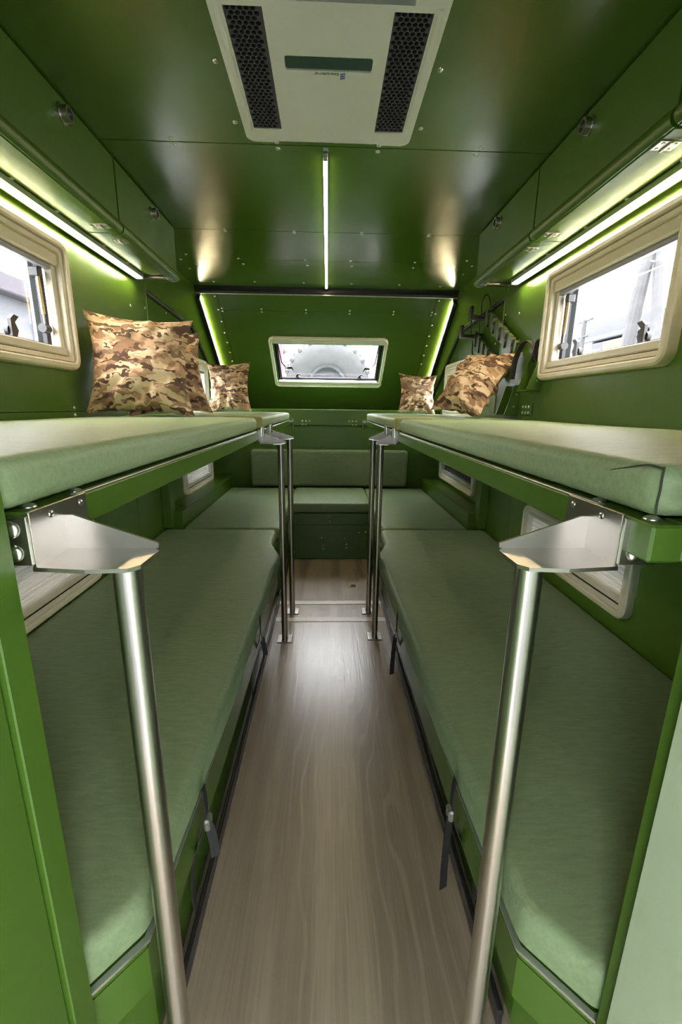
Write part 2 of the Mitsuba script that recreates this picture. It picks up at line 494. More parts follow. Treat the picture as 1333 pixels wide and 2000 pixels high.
# door jambs beside the camera
door = thing('door_1', 'green door jambs on both sides of the aisle next to the camera', 'door frame', kind='structure')
jl = Polygon([(-0.345, 0.455), (-0.345, 0.4185), (-0.3465, 0.417), (-0.357, 0.417), (-0.357, 0.413), (-0.350, 0.412), (-0.350, -0.4), (-1.09, -0.4), (-1.09, 0.455)])
part(door, 'jamb', extrude(jl, CZ - 0.0), 'm_green', smooth=False)
jr = Polygon([(0.398, 0.418), (0.398, 0.400), (0.404, 0.396), (0.404, -0.4), (1.09, -0.4), (1.09, 0.418)])
part(door, 'jamb', extrude(jr, CZ - 0.0), 'm_green', smooth=False)
pl = part(door, 'leaf', box(0.380, 0.403, -0.30, 0.388, 0.02, 2.05, 0.004), 'm_pale_door', label='pale sage door leaf folded against the right jamb')

# ---------------------------------------------------------------- windows
FR = [(0.0, 0.0), (0.0, 0.018), (0.003, 0.026), (0.010, 0.031), (0.024, 0.031), (0.029, 0.028), (0.030, 0.014), (0.033, 0.014), (0.034, 0.022), (0.049, 0.020), (0.052, 0.015), (0.052, -0.01), (0.046, -0.02), (0.02, 0.0)]


def window(n, label, M, w, h, style, latch_u=(), strut=(), proud=1.0, mfr='m_cream', depth=0.05, fw=1.0):
    """M: local frame of the wall face at the window centre; u along, v up, w into the room"""
    k = thing(f'window_{n}', label, 'window', kind='structure')
    part(k, 'frame', xf(ring_loft(w, h, 0.05, [(a * fw, b * proud if b > 0 else b) for a, b in FR]), M), mfr, smooth=28)
    iw, ih = w - 0.104 * fw, h - 0.104 * fw
    # reveal
    part(k, 'reveal', xf(ring_loft(iw + 0.012, ih + 0.012, 0.012, [(0, 0.01), (0.006, 0.01), (0.006, -depth - 0.012), (0, -depth - 0.012)]), M), mfr, smooth=20)
    if style == 'open':
        part(k, 'blind_case', xf(box(-iw / 2, iw / 2, ih / 2 - 0.045, ih / 2, -0.024, 0.020, 0.006), M), mfr)
        part(k, 'blind_rail', xf(box(-iw / 2, iw / 2, ih / 2 - 0.064, ih / 2 - 0.046, -0.022, 0.004, 0.003), M), 'm_greyplastic')
        part(k, 'sill_case', xf(box(-iw / 2, iw / 2, -ih / 2 + 0.004, -ih / 2 + 0.036, -0.024, 0.013, 0.005), M), mfr)
        part(k, 'sill_gap', xf(box(-iw / 2, iw / 2, -ih / 2, -ih / 2 + 0.004, -0.024, 0.004), M), 'm_dark', smooth=False)
        for s in (-1, 1) if fw == 1 else ():
            part(k, 'side_track', xf(box(s * (iw / 2 - 0.026), s * iw / 2, -ih / 2 + 0.036, ih / 2 - 0.045, -0.022, 0.006, 0.003), M), mfr)
        part(k, 'gasket', xf(ring_loft(iw, ih, 0.03, [(0.012, -depth + 0.006), (0.026, -depth + 0.020), (0.046, -depth + 0.016), (0.046, -depth), (0.012, -depth)]), M), 'm_rubber', smooth=30)
        part(k, 'pane', xf(trimesh.Trimesh([[-iw / 2, -ih / 2, -depth - 0.004], [iw / 2, -ih / 2, -depth - 0.004], [iw / 2, ih / 2, -depth - 0.004], [-iw / 2, ih / 2, -depth - 0.004]], [[0, 1, 2], [0, 2, 3]]), M), 'm_glass', smooth=False)
        for u in latch_u:
            base = cyl((0, 0, 0), (0, 0, 0.014), 0.019, 18)
            lev = extrude(Polygon([(-0.012, -0.02), (0.012, -0.02), (0.024, 0.004), (0.010, 0.030), (0.034, 0.052), (0.010, 0.056), (-0.010, 0.040)]), 0.012)
            lev = xf(lev, trans(0, 0, 0.012))
            kl = part(k, 'latch', xf(xf(base, trans(u, -ih / 2 + 0.062, -depth + 0.004)), M), 'm_black')
            part(kl, 'lever', xf(xf(lev, trans(u, -ih / 2 + 0.062, -depth + 0.004)), M), 'm_black')
        for u in strut:
            s = -1 if u < 0 else 1
            ks = part(k, 'strut', xf(cyl((u, ih / 2 - 0.09, -depth + 0.024), (u + s * 0.004, -0.04, -depth + 0.024), 0.0075, 12), M), 'm_strut')
            part(ks, 'rod', xf(cyl((u + s * 0.004, -0.04, -depth + 0.024), (u + s * 0.006, -ih / 2 + 0.10, -depth + 0.024), 0.004, 10), M), 'm_alu')
            part(ks, 'bracket', xf(box(u - 0.012, u + 0.016, ih / 2 - 0.10, ih / 2 - 0.066, -depth, -depth + 0.034, 0.003), M), 'm_black')
            part(ks, 'lock_knob', xf(cyl((u - 0.016, -ih / 2 + 0.10, -depth + 0.024), (u + 0.018, -ih / 2 + 0.10, -depth + 0.024), 0.017, 16), M), 'm_black')
    else:
        part(k, 'pane', xf(trimesh.Trimesh([[-iw / 2, -ih / 2, -depth - 0.004], [iw / 2, -ih / 2, -depth - 0.004], [iw / 2, ih / 2, -depth - 0.004], [-iw / 2, ih / 2, -depth - 0.004]], [[0, 1, 2], [0, 2, 3]]), M), 'm_glass', smooth=False)
        part(k, 'sill_case', xf(box(-iw / 2, iw / 2, -ih / 2, -ih / 2 + 0.032, -0.024, 0.018, 0.005), M), mfr)
        if style == 'screen':
            part(k, 'insect_screen', xf(box(-iw / 2, iw / 2, -ih / 2 + 0.032, ih / 2, -0.020, -0.017), M), 'm_screen', smooth=False, label='dark insect screen')
        else:
            z0, z1 = -ih / 2 + 0.032, ih / 2
            part(k, 'sill_gap', xf(box(-iw / 2, iw / 2, -ih / 2 - 0.001, -ih / 2 + 0.003, -0.02, 0.0195), M), 'm_dark', smooth=False)
            cnt = max(6, int(round((z1 - z0) / 0.0195)))
            d = (z1 - z0) / cnt
            prof = [(0.0, -0.028), (0.10 * d, -0.010), (0.5 * d, -0.004), (0.90 * d, -0.010), (d, -0.028)]
            sl = np.array([[x, a, b] for a, b in prof for x in (-iw / 2, iw / 2)])
            F = [f for i in range(4) for f in ([2 * i, 2 * i + 1, 2 * i + 3], [2 * i, 2 * i + 3, 2 * i + 2])]
            mesh = trimesh.Trimesh(sl, F, process=False)
            SL = mikit.ply(xf(mesh, M), 'm_blind', smooth=False)
            for i in range(cnt):
                off = np.asarray(M)[:3, 1] * (z0 + d * i)
                part(k, 'slat', placed(SL, trans(*off)), None)
            for u in (-iw * 0.25, iw * 0.25):
                part(k, 'cord', xf(cyl((u, z0, -0.004), (u, z1, -0.004), 0.0015, 6), M), 'm_white')
    return k


def wall_frame(side, nm):
    a, b, c, d = WIN[(side, nm)]
    s = -1 if side == 'L' else 1
    X = RX if 'far' in nm else WX
    return frame([s * X, (a + b) / 2, (c + d) / 2], [0, 1, 0], [0, 0, 1], [-s, 0, 0]), b - a, d - c


M, w, h = wall_frame('L', 'up')
window(1, 'cream framed window in the left wall above the upper bunk, beside the large camouflage pillow', M, w, h, 'open', latch_u=(0.13,), strut=(0.315,), proud=1.3)
M, w, h = wall_frame('R', 'up')
window(2, 'cream framed window in the right wall that shows the leaning concrete posts outside', M, w, h, 'open', latch_u=(0.2, -0.22), strut=(0.315,), proud=1.3)
M, w, h = wall_frame('L', 'upfar')
window(3, 'small window edge behind the pillows at the far end of the left wall', M, w, h, 'open', latch_u=(0.2,), proud=0.8, mfr='m_white')
M, w, h = wall_frame('R', 'upfar')
window(4, 'window half hidden by the leaning pillow at the far end of the right wall', M, w, h, 'open', latch_u=(-0.2,), proud=0.8, mfr='m_white')
vm, vh = (v_top + v_bot) / 2, v_top - v_bot
M = frame(SLO_A + np.array([0.01, 0, 0]) - SD * vm, [1, 0, 0], -SD, SN)
k5 = window(5, 'wide window in the sloping end wall with a spare tyre behind it', M, 1.17, vh, 'open', latch_u=(-0.34, 0.34), proud=1.0, mfr='m_white', fw=0.6)
for s in (-1, 1):
    a = part(k5, 'stay', xf(tube([(s * 0.505, vh / 2 - 0.11, -0.03), (s * 0.49, -0.02, -0.02), (s * 0.455, -0.07, -0.01)], 0.006, 8), M), 'm_black')
    part(a, 'lever', xf(xf(extrude(Polygon([(0, 0.02), (s * 0.055, 0.03), (s * 0.075, -0.05), (s * 0.05, 0.0), (0, -0.005)]), 0.012), trans(s * 0.44, -0.10, -0.02) @ np.diag([-1.0, 1, 1, 1])), M), 'm_black')
M, w, h = wall_frame('L', 'low')
window(6, 'white low window with closed blind beside the near end of the left bench', M, w, h, 'blind', mfr='m_white')
M, w, h = wall_frame('R', 'low')
window(7, 'white low window with closed blind beside the near end of the right bench', M, w, h, 'blind', mfr='m_white')


def inner_frame(side, nm):
    M, w, h = wall_frame(side, nm)
    return M, w, h


M, w, h = inner_frame('L', 'lowfar')
window(8, 'white low window with closed blind at the far end of the left wall', M, w, h, 'blind', mfr='m_white')
M, w, h = inner_frame('R', 'lowfar')
window(9, 'white low window with dark insect screen at the far end of the right wall', M, w, h, 'screen', mfr='m_white')

# ---------------------------------------------------------------- lights
t = thing('ceiling_light', 'long slim warm light bar along the middle of the ceiling', 'light')
part(t, 'housing', box(-0.0225, -0.0015, 2.02, 3.98, CZ - 0.017, CZ, 0.002), 'm_alu')
scene[numbered(t + '__diffuser')] = led(box(-0.0215, -0.0025, 2.035, 3.965, CZ - 0.0205, CZ - 0.0165, 0.0015), 1.0)
for y in (2.02, 3.98):
    part(t, 'end_cap', box(-0.022, -0.002, y - 0.012, y + 0.012, CZ - 0.021, CZ - 0.001, 0.003), 'm_alu')
for s, ya, yb in ((-1, 0.9, 2.66), (1, 0.9, 2.61)):
    t = thing('locker_light', 'warm light bar under the overhead lockers above the %s window' % ('left' if s < 0 else 'right'), 'light')
    part(t, 'housing', box(s * 1.030, s * 1.068, ya, yb, 1.986, 2.006, 0.001), 'm_alu')
    part(t, 'wall_lip', box(s * 1.062, s * 1.068, ya, yb, 1.9765, 1.986, 0.001), 'm_alu')
    scene[numbered(t + '__diffuser')] = led(box(s * 1.032, s * 1.061, ya + 0.004, yb - 0.012, 1.978, 1.987, 0.003), 1.4)
    part(t, 'end_cap', box(s * 1.029, s * 1.069, yb - 0.012, yb + 0.004, 1.977, 2.006, 0.003), 'm_white')
for s in (-1, 1):
    t = thing('corner_light', 'thin warm light strip in the %s corner of the sloping end wall' % ('left' if s < 0 else 'right'), 'light')
    o = SLO_A + SD * 0.02
    MM = frame(o + np.array([s * 1.105, 0, 0]), [-s, 0, 0], SD * 1.0, SN)
    part(t, 'housing', xf(box(-0.030, 0.0, 0, 1.0, 0.0, 0.05, 0.003), MM), 'm_black')
    scene[numbered(t + '__diffuser')] = led(xf(box(0.0, 0.004, 0.01, 0.99, 0.008, 0.020, 0.001), MM), 2.0)

# ---------------------------------------------------------------- overhead lockers
_h = cat(box(-0.022, 0.022, -0.030, -0.003, -0.003, 0, 0.001), box(-0.022, 0.022, 0.003, 0.030, -0.003, 0, 0.001), cyl((-0.022, 0, -0.003), (0.022, 0, -0.003), 0.005, 10))
HINGE = mikit.ply(_h, 'm_steel', smooth=30)
_hs = cat(*[xf(_bolt, orient((a, b, -0.003), (0, 0, -1), 0.5)) for a in (-0.013, 0.013) for b in (-0.018, 0.018)])
HSCREW = mikit.ply(_hs, 'm_bolt', smooth=40)
kn = cat(cyl((0, 0, 0), (0, 0, 0.006), 0.030, 24), trimesh.creation.annulus(0.017, 0.024, 0.028, sections=24).apply_translation([0, 0, 0.014]))
KNOB = mikit.ply(kn, 'm_steel', smooth=30)
KBTN = mikit.ply(cyl((0, 0, 0.0), (0, 0, 0.018), 0.0165, 20), 'm_black', smooth=30)
LOCK = {-1: [(-0.3, 1.24), (1.25, 2.078), (2.084, 2.80)], 1: [(-0.3, 1.262), (1.268, 2.05), (2.056, 2.78)]}
names = ['nearest the camera', 'over the big window', 'at the far end']
for s in (-1, 1):
    side = 'left' if s < 0 else 'right'
    for (a, b), nm in zip(LOCK[s], names):
        t = thing('overhead_locker', f'green overhead locker along the {side} ceiling edge, {nm}', 'locker')
        xf0 = s * 0.885
        if b < 1.27:
            part(t, 'body', box(s * 0.90, s * WX, a, b, 2.008, CZ, 0.003), 'm_green')
        else:
            part(t, 'body', box(s * 0.902, s * WX, a, b, 2.008, CZ, 0.003), 'm_green')
        # door: plate with a rolled lower edge
        prof = [(0.0, 0.272), (-0.0, 0.035)] + [(0.010 - 0.026 * math.sin(math.radians(q)) if False else -0.016 + 0.016 * math.cos(math.radians(q)), 0.022 - 0.022 * math.sin(math.radians(q)) + 0.0) for q in (0, 30, 60, 90)]
        z0 = 2.006
        outline = [(0.016, 0.276), (0.0, 0.276), (0.0, 0.050), (-0.012, 0.036), (-0.016, 0.022), (-0.012, 0.008), (-0.003, 0.0), (0.016, 0.0)]
        if s > 0:
            pts = [(xf0 + p[0], z0 + p[1]) for p in outline]
        else:
            pts = [(xf0 - p[0], z0 + p[1]) for p in outline]
        dm = xf(extrude(Polygon(pts), b - a - 0.006), frame([0, a + 0.003, 0], [1, 0, 0], [0, 0, 1], [0, 1, 0]))
        dr_ = part(t, 'door', dm, 'm_green', smooth=35)
        part(t, 'flange', box(s * 0.888, s * 0.925, a + 0.003, b - 0.003, 2.002, 2.008, 0.001), 'm_green')
        ends = [y for y in (a + 0.07, b - 0.09) if y > 0.5]
        for y in ends:
            hk = part(t, 'hinge', placed(HINGE, frame([s * 0.918, y, 2.002], [0, 1, 0], [1, 0, 0], [0, 0, 1])), None)
            part(hk, 'screws', placed(HSCREW, frame([s * 0.918, y, 2.002], [0, 1, 0], [1, 0, 0], [0, 0, 1])), None)
        ky = {(-1, 1): 1.72, (-1, 2): 2.47, (1, 1): 1.69, (1, 2): 2.47, (1, 0): 1.20, (-1, 0): 0.8}[(s, names.index(nm))]
        MK = frame([xf0, ky, 2.232], [0, 1, 0], [0, 0, 1], [-s, 0, 0])
        kk = part(t, 'latch', placed(KNOB, MK), None, label='chrome push latch')
        part(kk, 'button', placed(KBTN, MK), None)
        bolts(t, [(s * 0.97, y, 2.008) for y in (b - 0.06,)] + [(s * 1.03, y, 2.008) for y in np.arange(max(a, 1) + 0.15, b - 0.1, 0.24)], (0, 0, -1), 0.8)
        if nm == 'at the far end':
            part(t, 'stay_bar', box(s * 0.925, s * 1.06, b - 0.10, b - 0.082, 1.994, 2.006, 0.002), 'm_steel')

# ---------------------------------------------------------------- roof air conditioner
t = thing('air_conditioner', 'white roof air conditioner outlet panel with two dark honeycomb grilles', 'air conditioner')
zb = CZ - 0.042
out = affinity.translate(Polygon(rrect(0.595, 0.86, 0.035)), 0.0, 1.44)
out = out.difference(sbox(-0.19, 1.862, 0.19, 1.9)).union(sbox(-0.001, 1.3, 0.001, 1.3001).buffer(0.0))
gl, gr = sbox(-0.262, 1.315, -0.165, 1.792), sbox(0.163, 1.315, 0.262, 1.792)
slot = affinity.translate(Polygon(rrect(0.25, 0.052, 0.008)), 0.0, 1.489)
low = out.difference(gl).difference(gr).difference(slot).difference(sbox(-0.17, 1.10, 0.21, 1.296))
part(t, 'panel', xf(extrude(low, 0.012), trans(0, 0, zb)), 'm_white', smooth=False)
rim = out.buffer(-0.014)
part(t, 'shell', xf(extrude(rim.difference(rim.buffer(-0.02)), 0.030), trans(0, 0, zb + 0.012)), 'm_white', smooth=False)
part(t, 'duct', box(-0.27, 0.27, 1.02, 1.85, CZ - 0.004, CZ - 0.001), 'm_dark', smooth=False)
part(t, 'raised_edge', box(-0.283, -0.270, 1.30, 1.80, zb - 0.004, zb, 0.001), 'm_white')
part(t, 'raised_edge', box(0.270, 0.283, 1.30, 1.80, zb - 0.004, zb, 0.001), 'm_white')
part(t, 'intake_grille', box(-0.17, 0.21, 1.09, 1.29, zb + 0.010, zb + 0.014), 'm_dark', smooth=False)
for g in (gl, gr):
    x0, y0, x1, y1 = g.bounds
    holes_ = []
    a = 0.0158
    for i in range(40):
        for j in range(12):
            px, py = x0 + 0.010 + a * j, y0 + 0.010 + a * 0.9 * i + 0
            px += a / 2 * (i % 2)
            if px > x1 - 0.008 or py > y1 - 0.008:
                continue
            holes_.append(Polygon([(px + a * 0.47 * math.sin(q), py + a * 0.47 * math.cos(q)) for q in np.arange(6) * math.pi / 3]))
    part(t, 'grille', xf(extrude(g.difference(unary_union(holes_)), 0.006), trans(0, 0, zb + 0.003)), 'm_rubber', smooth=False, label='dark honeycomb grille')
part(t, 'display', xf(extrude(slot.buffer(0.001), 0.004), trans(0, 0, zb + 0.004)), 'm_slot', smooth=False, label='dark tinted display slot')
tx = meshkit.text_mesh('Eberspächer', 0.0095, 0.0012)
wt = tx.bounds[1][0] - tx.bounds[0][0]
tx = xf(tx, trans(-tx.bounds[0][0], 0, 0))
# read from the other end of the aisle: upside down from here, on the underside
lx = 0.034
part(t, 'lettering', xf(tx, frame([lx - 0.005, 1.520, zb + 0.0002], [-0.072 / wt, 0, 0], [0, 1, 0], [0, 0, -1])), 'm_print_grey', smooth=False)
for i in range(3):
    y = 1.520 + 0.0085 * i
    q = Polygon([(lx, y + 0.0035), (lx + 0.0145, y), (lx + 0.0145, y + 0.0045), (lx, y + 0.008)])
    part(t, 'logo_bar', xf(extrude(q, 0.0012), trans(0, 0, zb - 0.0008)), 'm_print_blue', smooth=False)

# ---------------------------------------------------------------- benches
BX = {-1: -0.32, 1: 0.375}
CF = {-1: -0.278, 1: 0.302}


def weld(poly, z0, z1, r):
    """cushion: outline with rounded top and bottom edges, finely meshed top"""
    steps = [(r * (1 - math.sin(a)), z0 + r * (1 - math.cos(a))) for a in np.linspace(0, math.pi / 2, 5)]
    prof = steps + [(i, z0 + z1 - z) for i, z in steps[::-1]]
    return prof


def cushion_mesh(outline, z0, z1, r, dome=0.006, seed=0, ny=0.02):
    """soft cushion over a polygon outline: top and bottom grids meet in a rounded rim"""
    P = Polygon(outline)
    P = shapely.geometry.polygon.orient(P.buffer(-r * 1.35).buffer(r * 1.35, quad_segs=5), 1.0)
    x0, y0, x1, y1 = P.bounds
    ring = np.array(P.exterior.coords)[:-1]
    L = np.linalg.norm(np.roll(ring, -1, 0) - ring, axis=1)
    dense = []
    for p, q, l in zip(ring, np.roll(ring, -1, 0), L):
        k = max(1, int(l / 0.03))
        dense += [p + (q - p) * i / k for i in range(k)]
    dense = np.array(dense)
    steps = [(r * (1 - math.sin(a)), r * (1 - math.cos(a))) for a in np.linspace(0, math.pi / 2, 5)]
    rings = []
    Q = Polygon(dense)
    nrm = np.roll(dense, -1, 0) - np.roll(dense, 1, 0)
    nrm = np.column_stack([nrm[:, 1], -nrm[:, 0]])
    nrm /= np.linalg.norm(nrm, axis=1, keepdims=True)
    if not Q.exterior.is_ccw:
        nrm = -nrm
    V, F = [], []
    allr = [(i, z0 + z) for i, z in steps] + [(i, z1 - z) for i, z in steps[::-1]]
    m = len(dense)
    for i, z in allr:
        V.append(np.column_stack([dense - nrm * i, np.full(m, z)]))
    for a in range(len(allr) - 1):
        for j in range(m):
            q = (j + 1) % m
            F += [[a * m + j, a * m + q, (a + 1) * m + q], [a * m + j, (a + 1) * m + q, (a + 1) * m + j]]
    V = np.vstack(V)
    side = trimesh.Trimesh(V, F, process=False)
    inner = Polygon(dense - nrm * r)
    pts = V[-m:][:, :2]
    # interior grid for the dome
    gx, gy = np.meshgrid(np.arange(x0, x1, 0.045), np.arange(y0, y1, 0.045))
    g = np.column_stack([gx.ravel(), gy.ravel()])
    ok = shapely.contains_xy(inner.buffer(-0.02), g[:, 0], g[:, 1])
    allp = np.vstack([pts, g[ok]])
    from scipy.spatial import Delaunay
    tri = Delaunay(allp).simplices
    cen = allp[tri].mean(1)
    tri = tri[shapely.contains_xy(inner, cen[:, 0], cen[:, 1])]
    dist = shapely.distance(shapely.points(allp), inner.exterior)
    z = z1 + dome * (1 - np.exp(-dist / 0.08)) + 0.004 * (1 - np.exp(-dist / 0.05)) * (meshkit.fbm(np.column_stack([allp * 4, np.full(len(allp), seed)]), 3, seed) - 0.5) * 2
    top = np.column_stack([allp, z])
    a, b, c = top[tri[:, 0]], top[tri[:, 1]], top[tri[:, 2]]
    up = np.cross(b - a, c - a)[:, 2] > 0
    tri = np.where(up[:, None], tri, tri[:, ::-1])
    bot = np.column_stack([allp, np.full(len(allp), z0)])
    mesh = cat(side, trimesh.Trimesh(top, tri, process=False), trimesh.Trimesh(bot, tri[:, ::-1], process=False))
    mesh.merge_vertices(digits_vertex=5)
    if mesh.volume < 0:
        mesh.invert()
    return mesh


for s in (-1, 1):
    side = 'left' if s < 0 else 'right'
    t = thing('storage_bench', f'long green storage bench along the {side} wall under the lower mattress', 'bench')
    yn = 0.462 if s < 0 else 0.435
    a = abs(BX[s])

    def bench_poly(off, y_end):
        q = [(s * (a + off), 0.60 + off), (s * (a + 0.075 + off), yn + 0.012 + off), (s * 1.085, yn + 0.012 + off), (s * 1.085, y_end), (s * (a + off), y_end)]
        return Polygon(q)
    part(t, 'body', extrude(bench_poly(0.03, 2.80), 0.384), 'm_green', smooth=False)
    part(t, 'toe_strip', box(s * (a - 0.004), s * (a + 0.008), 0.62, 3.55, 0.0, 0.05, 0.003), 'm_black')
    x0 = abs(CF[s])
    yc = 0.458 if s < 0 else 0.43

    def tray_poly(off, y_end):
        return Polygon([(s * 1.085, yc + off), (s * (x0 + 0.105 + off * 0.4), yc + off), (s * (x0 + 0.025 + off), yc + 0.09 + off * 0.4), (s * (x0 + 0.012 + off), 1.1), (s * (x0 + off), 2.30), (s * (x0 + 0.05 + off), 2.47), (s * (x0 + 0.05 + off), y_end), (s * 1.085, y_end)])
    part(t, 'tray', xf(extrude(tray_poly(0.006, 2.79), 0.022), trans(0, 0, 0.384)), 'm_green', smooth=False)
    part(t, 'end_skirt', xf(extrude(tray_poly(0.004, 0.60).difference(tray_poly(0.016, 0.62)), 0.095), trans(0, 0, 0.290)), 'm_green', smooth=False)
    part(t, 'rail_edge', xf(extrude(tray_poly(-0.002, 0.57).difference(tray_poly(0.008, 0.64)), 0.006), trans(0, 0, 0.4035)), 'm_alu', smooth=False, label='bright metal edge')
    part(t, 'rear_body', box(s * abs(BX[s]), s * 0.973, 2.80, 4.40, 0.0, 0.405, 0.004), 'm_green')
    sy = (0.79, 1.60) if s < 0 else (0.80, 1.62)
    xc = CF[s]
    for i, y in enumerate(sy):
        kb = part(t, 'strap', strap_mesh(curve([(xc - s * 0.004, y, 0.47), (xc - s * 0.007, y, 0.43), (xc - s * 0.003, y + 0.002, 0.37), (xc + s * 0.02, y, 0.30), (BX[s] - s * 0.004, y, 0.20), (BX[s] - s * 0.005, y, 0.1)], 6), (0, 1, 0), 0.019, 0.003), 'm_webbing', label='black webbing strap')
        part(kb, 'buckle', box(xc - s * 0.016, xc - s * 0.002, y - 0.014, y + 0.014, 0.36, 0.39, 0.004), 'm_alu', label='metal buckle')
        tl = 1.0 if s > 0 else 0.45
        tail = [(xc - s * 0.010, y - 0.004, 0.375), (xc - s * 0.018, y - 0.02 * tl, 0.375 - 0.045 * tl), (xc - s * 0.024, y - 0.035 * tl, 0.375 - 0.105 * tl), (xc - s * 0.028, y - 0.05 * tl, 0.375 - 0.16 * tl)]
        part(kb, 'tail', strap_mesh(curve(tail, 6), (1, 0.45, 0), 0.020, 0.002), 'm_webbing')

t = thing('storage_box', 'dark green storage box with small bolts across the end of the aisle', 'storage box')
part(t, 'body', box(-0.318, 0.373, 3.56, 4.40, 0, 0.415, 0.003), 'm_green')
part(t, 'lid_panel', box(-0.312, 0.368, 3.552, 3.56, 0.312, 0.412, 0.002), 'm_green')
part(t, 'front_panel', box(-0.312, 0.368, 3.552, 3.56, 0.006, 0.308, 0.002), 'm_green')
bolts(t, [(0.025, 3.552, 0.385), (0.025, 3.552, 0.345), (-0.045, 3.552, 0.197), (-0.033, 3.552, 0.127), (-0.033, 3.552, 0.095), (0.16, 3.552, 0.19), (0.17, 3.552, 0.138), (0.17, 3.552, 0.105), (0.28, 3.552, 0.244), (0.338, 3.552, 0.249)], (0, -1, 0), 0.75)

for s in (-1, 1):
    side = 'left' if s < 0 else 'right'
    x0, x1 = abs(CF[s]), 1.083
    o = [(s * x1, 0.458 if s < 0 else 0.43), (s * (x0 + 0.105), 0.458 if s < 0 else 0.43), (s * (x0 + 0.025), 0.55 if s < 0 else 0.52), (s * x0, 1.1), (s * (x0 - 0.012), 2.30), (s * (x0 + 0.055), 2.50), (s * (x0 + 0.062), 2.795), (s * x1, 2.795)]
    o = o if s > 0 else o[::-1]
    single('bench_cushion', cushion_mesh(o, 0.408, 0.495, 0.026, seed=3 + s), 'm_fabric', f'long dark green lower bunk mattress on the {side} bench beside the aisle', 'mattress', smooth=45)
for s in (-1, 1):
    side = 'left' if s < 0 else 'right'
    x0 = 0.325 if s < 0 else 0.382
    o = [(s * 0.972, 2.80), (s * x0, 2.80), (s * x0, 4.30), (s * 0.972, 4.30)]
    o = o if s > 0 else o[::-1]
    single('bench_cushion', cushion_mesh(o, 0.408, 0.497, 0.02, seed=13 + s), 'm_fabric', f'dark green cushion in the far {side} corner beyond the poles', 'cushion', smooth=45)
single('bench_cushion', cushion_mesh([(-0.323, 3.545), (0.380, 3.545), (0.380, 4.30), (-0.323, 4.30)], 0.416, 0.503, 0.024, seed=21), 'm_fabric', 'short dark green cushion on the storage box at the end of the aisle', 'cushion', smooth=45)
single('backrest_cushion', soft_box(-0.765, 0.82, 4.305, 4.393, 0.505, 0.880, 0.03), 'm_fabric', 'wide dark green backrest cushion against the end wall below the beam', 'backrest cushion', smooth=45)

# ---------------------------------------------------------------- upper bunks
RXX = {-1: -0.345, 1: 0.360}
for s in (-1, 1):
    side = 'left' if s < 0 else 'right'
    a = abs(RXX[s])
    y0 = 0.490 if s < 0 else 0.442
    for yy0, yy1, nm in ((y0, 2.20, 'near'), (2.30, 4.10, 'far')):
        t = thing('bunk_bed', f'green steel frame of the {nm} upper bunk along the {side} wall', 'bunk frame')
        part(t, 'side_rail', box(s * a, s * (a + 0.04), yy0, yy1, 1.133, 1.177, 0.003), 'm_green')
        part(t, 'end_rail', box(s * (a + 0.04), s * 1.085, yy0 + 0.0, yy0 + 0.04, 1.133, 1.177, 0.003), 'm_green')
        part(t, 'end_rail', box(s * (a + 0.04), s * 1.085, yy1 - 0.04, yy1, 1.133, 1.177, 0.003), 'm_green')
        part(t, 'board', box(s * (a + 0.03), s * 1.085, yy0 + 0.03, yy1 - 0.03, 1.148, 1.166), 'm_green', smooth=False)
        part(t, 'wall_rail', box(s * 1.05, s * 1.087, yy0 + 0.04, yy1 - 0.04, 1.133, 1.177, 0.003), 'm_green')
        part(t, 'edge_trim', box(s * (a + 0.0005), s * (a + 0.010), yy0 + 0.1, yy1 - 0.04, 1.1765, 1.1795, 0.001), 'm_alu', label='bright aluminium edge')
        bolts(t, [(s * (a + 0.02), yy0 + q, 1.177) for q in (0.03, 0.13)], (0, 0, 1), 1.0)
        if nm == 'far':
            c = part(t, 'clamp', box(s * (a - 0.03), s * (a + 0.02), 4.06, 4.10, 1.155, 1.172, 0.003), 'm_steel', label='steel end clamp')
            part(c, 'pin', cyl((s * (a - 0.022), 4.08, 1.10), (s * (a - 0.022), 4.08, 1.185), 0.009, 12), 'm_steel')
    # mattresses
    ym = 0.462 if s < 0 else 0.450
    o = [(s * 1.083, ym), (s * (a + 0.004), ym), (s * (a + 0.004), 2.19), (s * 1.083, 2.19)]
    o = o if s > 0 else o[::-1]
    k = thing('bunk_mattress', f'pale grey green mattress on the near {side} upper bunk', 'mattress')
    part(k, 'pad', cushion_mesh(o, 1.182, 1.243, 0.02, seed=31 + s), 'm_fabric', smooth=45)
    if s > 0:
        part(k, 'corner_seam', tube(curve([(a + 0.0092, ym + 0.0045, 1.186), (a + 0.0065, ym + 0.0022, 1.20), (a + 0.0085, ym + 0.0036, 1.215), (a + 0.0075, ym + 0.003, 1.228), (a + 0.012, ym + 0.008, 1.240)], 6), 0.0012, 6), 'm_seam', label='dark corner seam')
        part(k, 'corner_seam', tube(curve([(a + 0.0105, ym + 0.008, 1.2385), (a + 0.0095, ym + 0.03, 1.2395), (a + 0.0060, ym + 0.055, 1.2335), (a + 0.0045, ym + 0.085, 1.226)], 5), np.linspace(0.0015, 0.0006, 16), 6), 'm_seam', label='dark fold of the cover')
    o = [(s * 1.083, 2.30), (s * (a + 0.004), 2.30), (s * (a + 0.004), 4.07), (s * 1.083, 4.07)]
    o = o if s > 0 else o[::-1]
    k = thing('bunk_mattress', f'pale grey green mattress on the far {side} upper bunk', 'mattress')
    part(k, 'pad', cushion_mesh(o, 1.182, 1.243, 0.02, seed=41 + s), 'm_fabric', smooth=45)
    part(k, 'band', box(s * (a - 0.001), s * (a + 0.2), 2.296, 2.345, 1.180, 1.2455, 0.006), 'm_band', label='olive band round the end')

